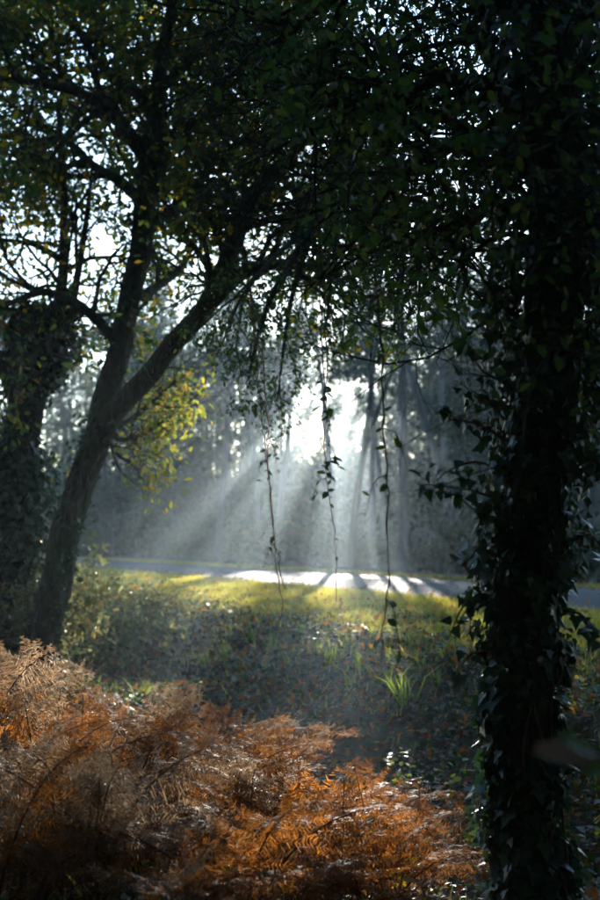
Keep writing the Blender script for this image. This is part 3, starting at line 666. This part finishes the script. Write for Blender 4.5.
def build_ferns():
    rg = np.random.default_rng(71)
    kinds = []
    for m, seeds in (('fern', range(6)), ('fern_pale', range(6, 10)), ('fern_green', range(10, 12))):
        for s in seeds:
            me = frond_mesh(700+s); me.materials.append(M[m]); kinds.append((m, me))
    russet = [k[1] for k in kinds if k[0] == 'fern']; pale = [k[1] for k in kinds if k[0] == 'fern_pale']; green = [k[1] for k in kinds if k[0] == 'fern_green']
    top = lambda px: np.interp(px, [-40, 0, 60, 130, 165, 200, 245, 290, 330, 385, 400, 425, 480, 495], [648, 652, 656, 662, 682, 690, 706, 742, 722, 706, 735, 800, 850, 905])
    stalks = []
    for v in range(5):
        q = Tubes(); hh = rg.uniform(.25, .7); bend = rg.normal(0, .25, 2)
        pts = smooth_path(np.array([[0, 0, -.02], [bend[0]*.2, bend[1]*.2, hh*.5], [bend[0]*.8, bend[1]*.8, hh*rg.uniform(.75, 1)], [bend[0]*1.6, bend[1]*1.6, hh*rg.uniform(.5, .95)]]), 4)
        q.add(pts, np.linspace(.005, .0018, len(pts)), 4); stalks.append(q.mesh('stalk')); stalks[-1].materials.append(M['fern_stem'])
    made = []; tries = 0
    while len(made) < 78 and tries < 30000:
        tries += 1
        y = 4.3 + 6.3*rg.random()**.8; px = rg.uniform(-60, 520); x = (px-300)/FPX*y; z = float(ground_z(x, y)); h = rg.uniform(.38, .95)
        _, ty = pix(np.array([x, y, z + h*.72]))
        if ty < top(px) + 4 or ty > 935: continue
        if any((x-a)**2 + (y-b)**2 < (.17 if px < 255 else .3)**2 for a, b, *_ in made): continue
        if px > 255 and rg.random() < .86: continue
        if px > 415: continue
        made.append((x, y, z, h, px, float(ty)))
    print('ferns', len(made), tries)
    for px, y, h in ((292, 6.6, .75), (312, 6.9, .85), (335, 6.3, .8), (352, 7.0, .85), (372, 6.5, .85), (388, 6.9, .8), (325, 5.6, .7), (362, 5.5, .7), (395, 5.7, .6), (300, 5.2, .7)):
        x = (px-300)/FPX*y; z = float(ground_z(x, y)); made.append((x, y, z, h, px, float(pix(np.array([x, y, z + h*.72]))[1])))
    cells = {}
    for x, y, z, h, px, ty in made:
        u = rg.random()
        if px > 255: pool, lab, grp = (russet, 'rust brown bracken fern in the shaded patch below the ditch bank', 'rust brown bracken in the shade') if u < .9 else (green, 'yellow green bracken fern among the shaded brown ones', 'greenish bracken in the shade')
        elif u < .62: pool, lab, grp = russet, 'orange brown bracken fern in the sunlit stand below the oak', 'orange bracken in the sun'
        elif u < .96: pool, lab, grp = pale, 'pale dry bracken fern in the sunlit stand below the oak', 'pale bracken in the sun'
        else: pool, lab, grp = green, 'olive green bracken fern in the sunlit stand below the oak', 'green bracken in the sun'
        row = 'front row' if ty > 830 else 'second row' if ty > 765 else 'third row' if ty > 715 else 'back row'
        spot = next(n for lim, n in ((40, 'below the oak foot'), (110, 'below the pale bush'), (180, 'below the yellow oak leaves'), (240, 'left of the double vine'), (300, 'under the double vine'), (360, 'under the middle vine'), (430, 'under the blurred vine'), (999, 'beside the ivy trunk')) if px < lim)
        sz = 'tall' if h > .69 else 'low'; col = lab.split(' bracken')[0]
        nf = int(rg.integers(3, 6))
        t = empty('bracken_fern', (x, y, z - .01), f'{sz} {col} bracken fern in the {row}, {spot}', 'fern', grp); cells.setdefault(t['label'], []).append((px, t))
        for k in range(rg.integers(1, 4)):
            o = link('stalk', stalks[rg.integers(0, 5)], None, t, (rg.normal(0, .08), rg.normal(0, .08), 0)); o.rotation_euler = (rg.normal(0, .2), rg.normal(0, .2), rg.uniform(0, 6.28))
        a0 = rg.uniform(0, 6.28)
        for k in range(nf):
            o = link('frond', pool[rg.integers(0, len(pool))], None, t)
            o.rotation_euler = (rg.normal(0, .12), rg.normal(.05, .15), a0 + 6.28*k/nf + rg.normal(0, .4)); s = h*rg.uniform(.8, 1.25); o.scale = (s*1.05, s, s)
    for lab, L in cells.items():
        if len(L) > 1:
            for i, (_, t) in enumerate(sorted(L, key=lambda q: q[0])): t['label'] = lab.replace('bracken ', '') + f', {["first", "second", "third", "fourth", "fifth", "sixth", "seventh", "eighth", "ninth", "tenth"][i]} from left'
build_ferns()

# ------------------------------------------------------------------ grass tufts and sprigs on the bank
def build_small_plants():
    rg = np.random.default_rng(81)
    tufts = []
    for v in range(4):
        n = 16; P = rg.normal(0, .025, (n, 3)); P[:, 2] = 0; D = rg.normal(0, .33, (n, 3)); D[:, 2] = 1; N = rg.normal(0, 1, (n, 3)); N[:, 2] *= .1
        bl = (L_BLADE[0]*np.array([1, .55, 1.6]), L_BLADE[1]); tufts.append(scatter('grass_tuft', P, D, N, rg.uniform(.12, .30, n), bl, rg)); tufts[-1].materials.append(M['tuft'])
    def ground_at(px, py):
        for Y in np.arange(3, 30, .05):
            p = at(px, py, Y)
            if p[2] <= ground_z(p[0], p[1]): return p
        return at(px, py, 20)
    spots = [(404, 705, 1.25, 'tall bright grass tuft catching the sun near the top of the bank'), (330, 668, .8, 'lime green grass tuft halfway up the bank in the middle'),
             (225, 660, .8, ''), (205, 668, .7, ''), (250, 640, .7, ''), (165, 655, .7, ''), (300, 640, .7, ''), (272, 652, .8, ''), (350, 690, .8, ''), (375, 640, .7, ''), (425, 672, .8, ''), (448, 655, .7, ''), (185, 640, .7, ''), (142, 700, .8, ''), (410, 650, .8, ''), (318, 655, .5, ''), (345, 648, .45, ''), (285, 668, .5, ''), (362, 672, .6, ''), (390, 662, .5, ''), (435, 690, .6, ''), (240, 675, .5, ''), (20, 800, 1.1, ''), (35, 815, 1.2, ''), (8, 790, 1.0, '')]
    tr = {q[:2]: i for i, q in enumerate(sorted(q for q in spots if not q[3]))}; TN = ['first', 'second', 'third', 'fourth', 'fifth', 'sixth', 'seventh', 'eighth', 'ninth', 'tenth', 'eleventh', 'twelfth', 'thirteenth', 'fourteenth', 'fifteenth', 'sixteenth', 'seventeenth', 'eighteenth', 'nineteenth', 'twentieth', 'twenty-first', 'twenty-second', 'twenty-third', 'twenty-fourth']
    for px, py, s, lab in spots:
        o = link('grass_tuft', tufts[rg.integers(0, 4)], None, None, tuple(ground_at(px, py))); s *= 1.35; o.scale = (s, s, s); o.rotation_euler = (0, 0, rg.uniform(0, 6.28))
        tag(o, lab or f'small fresh green grass tuft, {TN[tr[px, py]]} from the left among the small ones', 'grass tuft', 'grass tufts on the bank')
    # leafy bramble sprigs at the foot of the ivy tree
    sv = [raw_mesh('sprig_leaf', L_OVAL[0]*np.array([1, 1.35, 1]), [L_OVAL[1]], np.full(len(L_OVAL[0]), v/3.)) for v in range(4)]
    SP = [(428, 770), (442, 800), (455, 835), (415, 795), (462, 860), (437, 850), (405, 830), (445, 880), (350, 870), (375, 895), (420, 880), (300, 845), (590, 840), (580, 690), (330, 900), (395, 868), (275, 885)]
    NTH = ['first', 'second', 'third', 'fourth', 'fifth', 'sixth', 'seventh', 'eighth', 'ninth', 'tenth', 'eleventh', 'twelfth', 'thirteenth', 'fourteenth', 'fifteenth', 'sixteenth', 'seventeenth']
    rank = {q: NTH[i] for i, q in enumerate(sorted(SP))}
    for px, py in SP:
        c = ground_at(px, py + 25); h = rg.uniform(.2, .42)
        t = empty('bramble_sprig', tuple(c), f'low sprig with yellow green leaves, {rank[px, py]} from the left at the bottom edge', 'sprig', 'leafy sprigs by the ivy trunk' if px > 400 else 'leafy sprigs in the bracken')
        for b in range(2):
            az = rg.uniform(0, 6.28); ln = np.array([math.cos(az), math.sin(az), 0])
            p = smooth_path(np.array([[0, 0, -.01], ln*.05 + np.array([0, 0, h*.5]), ln*.16 + np.array([0, 0, h*.9]), ln*.28 + np.array([0, 0, h])]), 5)
            q = Tubes(); q.add(p, np.linspace(.003, .0012, len(p)), 4); s = link('stem', q.mesh('sprig_stem'), M['stem_brown'], t)
            for j in range(9):
                i = rg.integers(3, len(p)); d = rg.normal(0, .8, 3) + ln*.5; d[2] = rg.normal(-.1, .3)
                o = link('leaf', sv[rg.integers(0, 4)], M['sprig'], s); o.matrix_local = leaf_matrix(p[i] + rg.normal(0, .012, 3), d, np.array([rg.normal(0, .4), rg.normal(0, .4), 1]), rg.uniform(.045, .08))
build_small_plants()

# ------------------------------------------------------------------ bushes near the oak
def bush_mesh(seed, rx, rz, nst, dens, size, tmpl=L_OVAL):
    rg = np.random.default_rng(seed); tw, lv = Tubes(), Leaves()
    PP = dict(max=2, leaf=1, n=[7, 5, 0], len=[1, .6*rz, .3*rz], rad=[.02, .008, .004], seg=[.2, .12, .1], wander=[.12, .2, .25], up=[-.02, .02, 0], sides=[5, 4, 3], t0=[.25, .15, .1], ang=(25, 65), density=dens, spread=.05)
    for i in range(nst):
        a = rg.uniform(0, 6.28); d = np.array([math.cos(a)*rx, math.sin(a)*rx, rz*1.2]); grow(tw, lv, [rg.normal(0, .1*rx), rg.normal(0, .1*rx), 0], d, rg.uniform(.6, 1.1)*math.hypot(rx, rz), .018, 0, PP, rg)
    P, D, N = lv.arrays(); return tw.mesh('bush_stems'), scatter('bush_foliage', P, D, N, rg.uniform(size*.7, size*1.3, len(P)), tmpl, rg)
def build_bushes():
    s1, f1 = bush_mesh(91, .9, .95, 16, 26, .07); s2, f2 = bush_mesh(92, .7, .8, 13, 26, .065)
    for px, Y, s, me, lab in [(98, 17.2, 1.25, (s1, f1), 'pale leaved bush on the verge just right of the oak base'), (134, 18.5, .95, (s2, f2), 'small bush with reddish tips where the verge meets the road'),
                              (62, 17.0, 1.3, (s2, f2), 'bush hidden behind the lower oak trunk'), (8, 13.6, .9, (s1, f1), 'shaded low bush at the left edge beside the oak')]:
        x = (px-300)/FPX*Y; t = empty('bush', (x, Y, float(ground_z(x, Y)) - .02), lab, 'bush', 'bushes around the oak')
        t.scale = (s, s, s); t.rotation_euler = (0, 0, px); link('stems', me[0], M['stem_brown'], t); link('foliage', me[1], M['bush_leaf'], t)
build_bushes()

# ------------------------------------------------------------------ wood beyond the road
def wood_tree(seed, H, bare, nb, blen, dens, lsz, r0, lean=0., fork=False):
    rg = np.random.default_rng(seed); tb, tw, lv = Tubes(), Tubes(), Leaves()
    PP = dict(max=3, leaf=2, n=[nb, 5, 4, 0], len=[H, blen, blen*.5, blen*.28], rad=[r0, r0*.28, r0*.12, .012], seg=[.8, .4, .3, .25], wander=[.05, .14, .2, .25], up=[.03, .05, .0, -.04],
              sides=[9, 5, 4, 3], t0=[bare, .2, .2, .2], ang=(40, 85), density=dens, spread=.16, droop=.3)
    def trunk(p, d, L, r, t0, n):
        m = 14; pts = [np.array(p, float)]; d = unit(np.array(d, float))
        for i in range(m): d = unit(d + rg.normal(0, .045, 3) + np.array([0, 0, .03])); pts.append(pts[-1] + d*L/m)
        pts = smooth_path(np.array(pts), 3); rad = np.linspace(r, r*.22, len(pts)); rad[:4] *= np.array([1.35, 1.2, 1.1, 1.03]); tb.add(pts, rad, 10, .02, rg)
        children(tw, lv, pts, rad, L, 0, PP, rg, n=n, t0=t0); return pts
    pts = trunk((0, 0, -.1), (lean, rg.normal(0, .03), 1), H, r0, bare, nb)
    if fork: trunk(pts[12], (lean + .28, .1, 1), H*.62, r0*.6, .35, nb//2)
    P, D, N = lv.arrays(); print('wood tree', len(P))
    return tb.mesh('wood_trunk'), tw.mesh('wood_branches'), scatter('wood_crown', P, D, N, rg.uniform(lsz*.7, lsz*1.3, len(P)), L_QUAD, rg)
def build_wood():
    rg = np.random.default_rng(101)
    V = {'slim': wood_tree(1, 17, .50, 15, 1.6, 2.4, .15, .17), 'fork': wood_tree(2, 15, .5, 12, 1.5, 2.2, .15, .17, .03, True), 'lean': wood_tree(3, 16, .5, 20, 1.9, 3.2, .15, .17, -.20),
         'full': wood_tree(4, 12, .10, 44, 2.5, 5.5, .18, .22), 'tall': wood_tree(5, 19, .25, 46, 2.6, 4.5, .18, .30), 'low': wood_tree(6, 7.5, .06, 40, 1.9, 7.0, .16, .12)}
    def place(kind, px, Y, s, lab, rz=None, grp=None, name='wood_tree', bark='pale_bark'):
        x = (px-300)/FPX*Y; t = empty(name, (x, Y, float(ground_z(x, Y))), lab, 'tree', grp or 'trees of the wood beyond the road')
        t.scale = (s, s, s); t.rotation_euler = (0, 0, rg.uniform(0, 6.28) if rz is None else rz)
        for nm, me, m in zip(('trunk', 'branches', 'crown'), V[kind], (M[bark], M[bark], M['wood_leaf'])): link(nm, me, m, t)['kind'] = 'stuff' if nm == 'branches' else 'thing'
    # trunks one can pick out
    place('slim', 218, 58, .95, 'pale straight trunk standing alone in the haze above the lit road', .3)
    place('fork', 352, 47, .95, 'slender forked tree behind the middle hanging vine', 0, bark='dark_bark')
    place('slim', 338, 52, .9, 'thin straight trunk just beside the forked tree in the haze', 2.0)
    place('slim', 404, 44, 1.1, 'dark upright trunk behind the blurred vine', 4.0, bark='dark_bark')
    place('lean', 476, 42, 1.05, 'grey trunk leaning towards the road light beside the ivy tree', 0)
    place('slim', 449, 48, 1.15, 'tall pale trunk crossing behind the leaning grey one', 1.2)
    place('full', 500, 40, .9, 'bushy tree showing just behind the ivy covered trunk', 1.2)
    place('full', 590, 34, .9, 'leafy tree over the road at the far right edge', 3.3)
    place('slim', 372, 50, .8, 'thin dark trunk between the forked tree and the blurred vine', 0.9, bark='dark_bark')
    place('slim', 262, 62, .9, 'thin dark trunk behind the double stranded vine', 1.9, bark='dark_bark')
    place('slim', 385, 60, 1.1, 'faint thin trunk further back between the forked tree and the dark trunk', 3.1)
    place('slim', 278, 75, 1.3, 'faint distant trunk inside the sunbeams', 5.1)
    place('slim', 135, 78, 1.2, 'faint trunk in blue haze just right of the oak trunk', 5.6)
    place('slim', 180, 70, 1.1, 'faint trunk in blue haze below the yellow oak leaves', 2.6)
    ORD = ['first', 'second', 'third', 'fourth', 'fifth', 'sixth', 'seventh', 'eighth', 'ninth', 'tenth', 'eleventh', 'twelfth', 'thirteenth', 'fourteenth', 'fifteenth', 'sixteenth', 'seventeenth', 'eighteenth']
    KD = {'full': 'bushy', 'tall': 'tall dense', 'low': 'low rounded'}
    def ranked(L):
        return [(ORD[i],) + q for i, q in enumerate(sorted(L, key=lambda q: q[1]))]
    for od, kind, px, Y, s in ranked([('full', 110, 84, 1.1), ('full', 160, 78, 1.0), ('full', 205, 72, .85), ('full', 60, 92, 1.2), ('tall', 20, 95, 1.0), ('low', 150, 74, .9), ('low', 238, 84, .7), ('low', 180, 66, .8), ('tall', 130, 98, 1.0), ('tall', 70, 100, 1.1), ('tall', 190, 95, .8)]):
        place(kind, px, Y, s, f'{KD[kind]} tree in blue haze, {od} from the left in the shaded wood', None, 'hazy trees on the shaded side of the wood')
    for od, kind, px, Y, s in ranked([('full', 425, 58, 1.0), ('tall', 480, 60, .9), ('low', 440, 50, .8), ('low', 472, 54, .8), ('full', 540, 52, 1.0), ('tall', 570, 58, 1.0), ('full', 620, 48, 1.1), ('tall', 640, 44, 1.0), ('low', 482, 46, .6), ('tall', 430, 80, .9), ('tall', 520, 72, 1)]):
        place(kind, px, Y, s, f'{KD[kind]} hazy tree, {od} from the blurred vine in the right-hand wood', None, 'hazy trees on the right side of the wood')
    sb, fb = bush_mesh(93, 1.0, 1.1, 16, 16, .11, L_QUAD)
    k = 0
    for i, px in enumerate(range(85, 620, 31)):
        tanx = (px-300)/FPX; Y = rg.uniform(19.2, 22.5)/(tanx*RN[0] + RN[1]); x = tanx*Y; s = rg.uniform(.7, 1.3)*(1.5 if px < 300 else 1)
        t = empty('undergrowth_shrub', (x, Y, float(ground_z(x, Y)) - .05), f'hazy low shrub, {ORD[i]} from the oak along the far side of the road', 'shrub', 'shrubs along the far road edge'); t.scale = (s, s, s); t.rotation_euler = (0, 0, px)
        link('stems', sb, M['stem_brown'], t); link('foliage', fb, M['wood_leaf'], t)
build_wood()

def sun_lane(P):
    """True where a leaf would stand between the sun and the lit verge"""
    k = P[:, 2]/SUN_DIR[2]; g = P - SUN_DIR[None]*k[:, None]
    return (g[:, 0] > -3.0 - .07*g[:, 1]) & (g[:, 0] < 1.6 + .06*g[:, 1]) & (g[:, 1] > 3.6) & (g[:, 1] < 40) | (g[:, 0] > -2.3) & (g[:, 0] < -1.5) & (g[:, 1] > -7.5) & (g[:, 1] < .3), g
def woodland(name, label, seed, cols, lsz, per, keep_lane, leaf='wood_leaf'):
    rg = np.random.default_rng(seed); tb = Tubes(); PP = []
    for x, y, h, r, bare in cols:
        z0 = float(ground_z(x, y)); p = np.array([[x, y, z0 - .2], [x + rg.normal(0, .2), y, z0 + h*.5], [x + rg.normal(0, .4), y, z0 + h*.95]])
        if not (keep_lane and -4.5 < x - math.tan(SUN_AZ)*y < 3.2): tb.add(smooth_path(p, 3), np.linspace(.2, .05, 7), 6)
        for c in range(14):
            cz = z0 + h*(bare + (1-bare)*rg.random()); a = rg.uniform(0, 6.28); rr = r*(1 - .55*abs((cz-z0)/h - .5))*rg.random()**.5
            cc = np.array([x + rr*math.cos(a), y + rr*math.sin(a), cz]); PP.append(cc + rg.normal(0, 1, (per, 3))*np.array([.9, .9, .55])*r*.32)
    P = np.concatenate(PP); P = P[P[:, 2] > -.3]
    P = P[~((np.abs(P[:, 0]) < .27*P[:, 1] + 1.0) & (P[:, 1] > -.8) & (P[:, 1] < 30))]      # the clearing stays open
    if keep_lane:
        lane, g = sun_lane(P); u = g[:, 0]; v = g[:, 1]*SUN_DIR[2]
        gap = np.sin(u*3.4 + 1.1*np.sin(v*2.3)) + np.sin(v*4.2 + 1.4*np.sin(u*1.9 + 2)) + .5*np.sin(u*6.1 - v*5.7) > np.where(g[:, 1] > 26, -.5, np.where(g[:, 1] > 12, -.3, -.55))    # openings shaped along the sun's path to cast beams and dapples
        gap |= ((g[:, 0] > -2.2) & (g[:, 0] < -.3) | (g[:, 0] > .4) & (g[:, 0] < .85)) & (g[:, 1] > 4) & (g[:, 1] < 7.6)
        gap |= (g[:, 0] > -4.2) & (g[:, 0] < -2.2) & (g[:, 1] > 11) & (g[:, 1] < 16)
        gap |= g[:, 1] < .4
        P = P[~(lane & gap)]
    n = len(P); D = rg.normal(0, 1, (n, 3)); N = rg.normal(0, 1, (n, 3)); N[:, 2] += .4
    o = link(name, scatter(name, P, D, N, rg.uniform(lsz*.6, lsz*1.4, n), L_QUAD, rg), M[leaf]); tag(o, label, 'woodland', kind='stuff')
    q = link('trunks', tb.mesh(name + '_trunks'), M['dark_bark'], o); q['kind'] = 'stuff'; print(name, n)
def build_woodland():
    rg = np.random.default_rng(111); cols = []
    for i in range(150):
        y = rg.uniform(82, 125); x = rg.uniform(-.30, .34)*y
        if x*RN[0] + y*RN[1] < 20: continue
        lane = -3 < x - math.tan(SUN_AZ)*y + 1.5 < 4
        cols.append((x, y, rg.uniform(14, 21) if not lane else rg.uniform(14, 20), rg.uniform(2, 3.2), .05))
    for i in range(120):                                  # undergrowth that closes the view at eye level
        y = rg.uniform(80, 118); x = rg.uniform(-.28, .32)*y
        if x*RN[0] + y*RN[1] > 21: cols.append((x, y, rg.uniform(4, 6.5), rg.uniform(2, 3), .0))
    woodland('far_woodland', 'far blue grey wood fading into the haze behind all the trunks', 112, cols, .38, 80, True)
    cols = []
    for i in range(170):
        a = rg.uniform(R(30), R(330)); d = rg.uniform(4.5, 28); x, y = d*math.sin(a), d*math.cos(a)
        if S_NEAR - 2 < x*RN[0] + y*RN[1] < S_FAR + 1.5: continue
        if abs(x) < .30*y + 2.5: continue
        cols.append((x, y, rg.uniform(12, 18), rg.uniform(2.4, 3.8), .03 if d > 8 else .22))
    woodland('unseen_woodland', 'unseen dense wood added beside and behind the camera to block sky light', 113, cols, .40, 95, False, 'dark_leaf')  # added out of view to keep sky light off the near trunks
build_woodland()

# ------------------------------------------------------------------ haze
def build_haze():
    x0, x1, y0, y1, z0, z1 = -172, 172, -92, 192, -2.4, 27.
    V = [(x, y, z) for z in (z0, z1) for y in (y0, y1) for x in (x0, x1)]
    F = [(0, 2, 3, 1), (4, 5, 7, 6), (0, 1, 5, 4), (2, 6, 7, 3), (0, 4, 6, 2), (1, 3, 7, 5)]
    m, t, n, l = mat('haze_air'); n.remove(n['Principled BSDF'])
    v = n.new('ShaderNodeVolumePrincipled'); v.inputs['Color'].default_value = (.72, .88, 1, 1); v.inputs['Density'].default_value = HAZE_DENSITY; v.inputs['Anisotropy'].default_value = HAZE_G
    l.new(v.outputs[0], n['Material Output'].inputs['Volume'])
    o = link('haze', raw_mesh('haze', V, [np.array(F)]), m); tag(o, 'thin morning mist hanging in the wood', 'haze', kind='stuff')
build_haze()
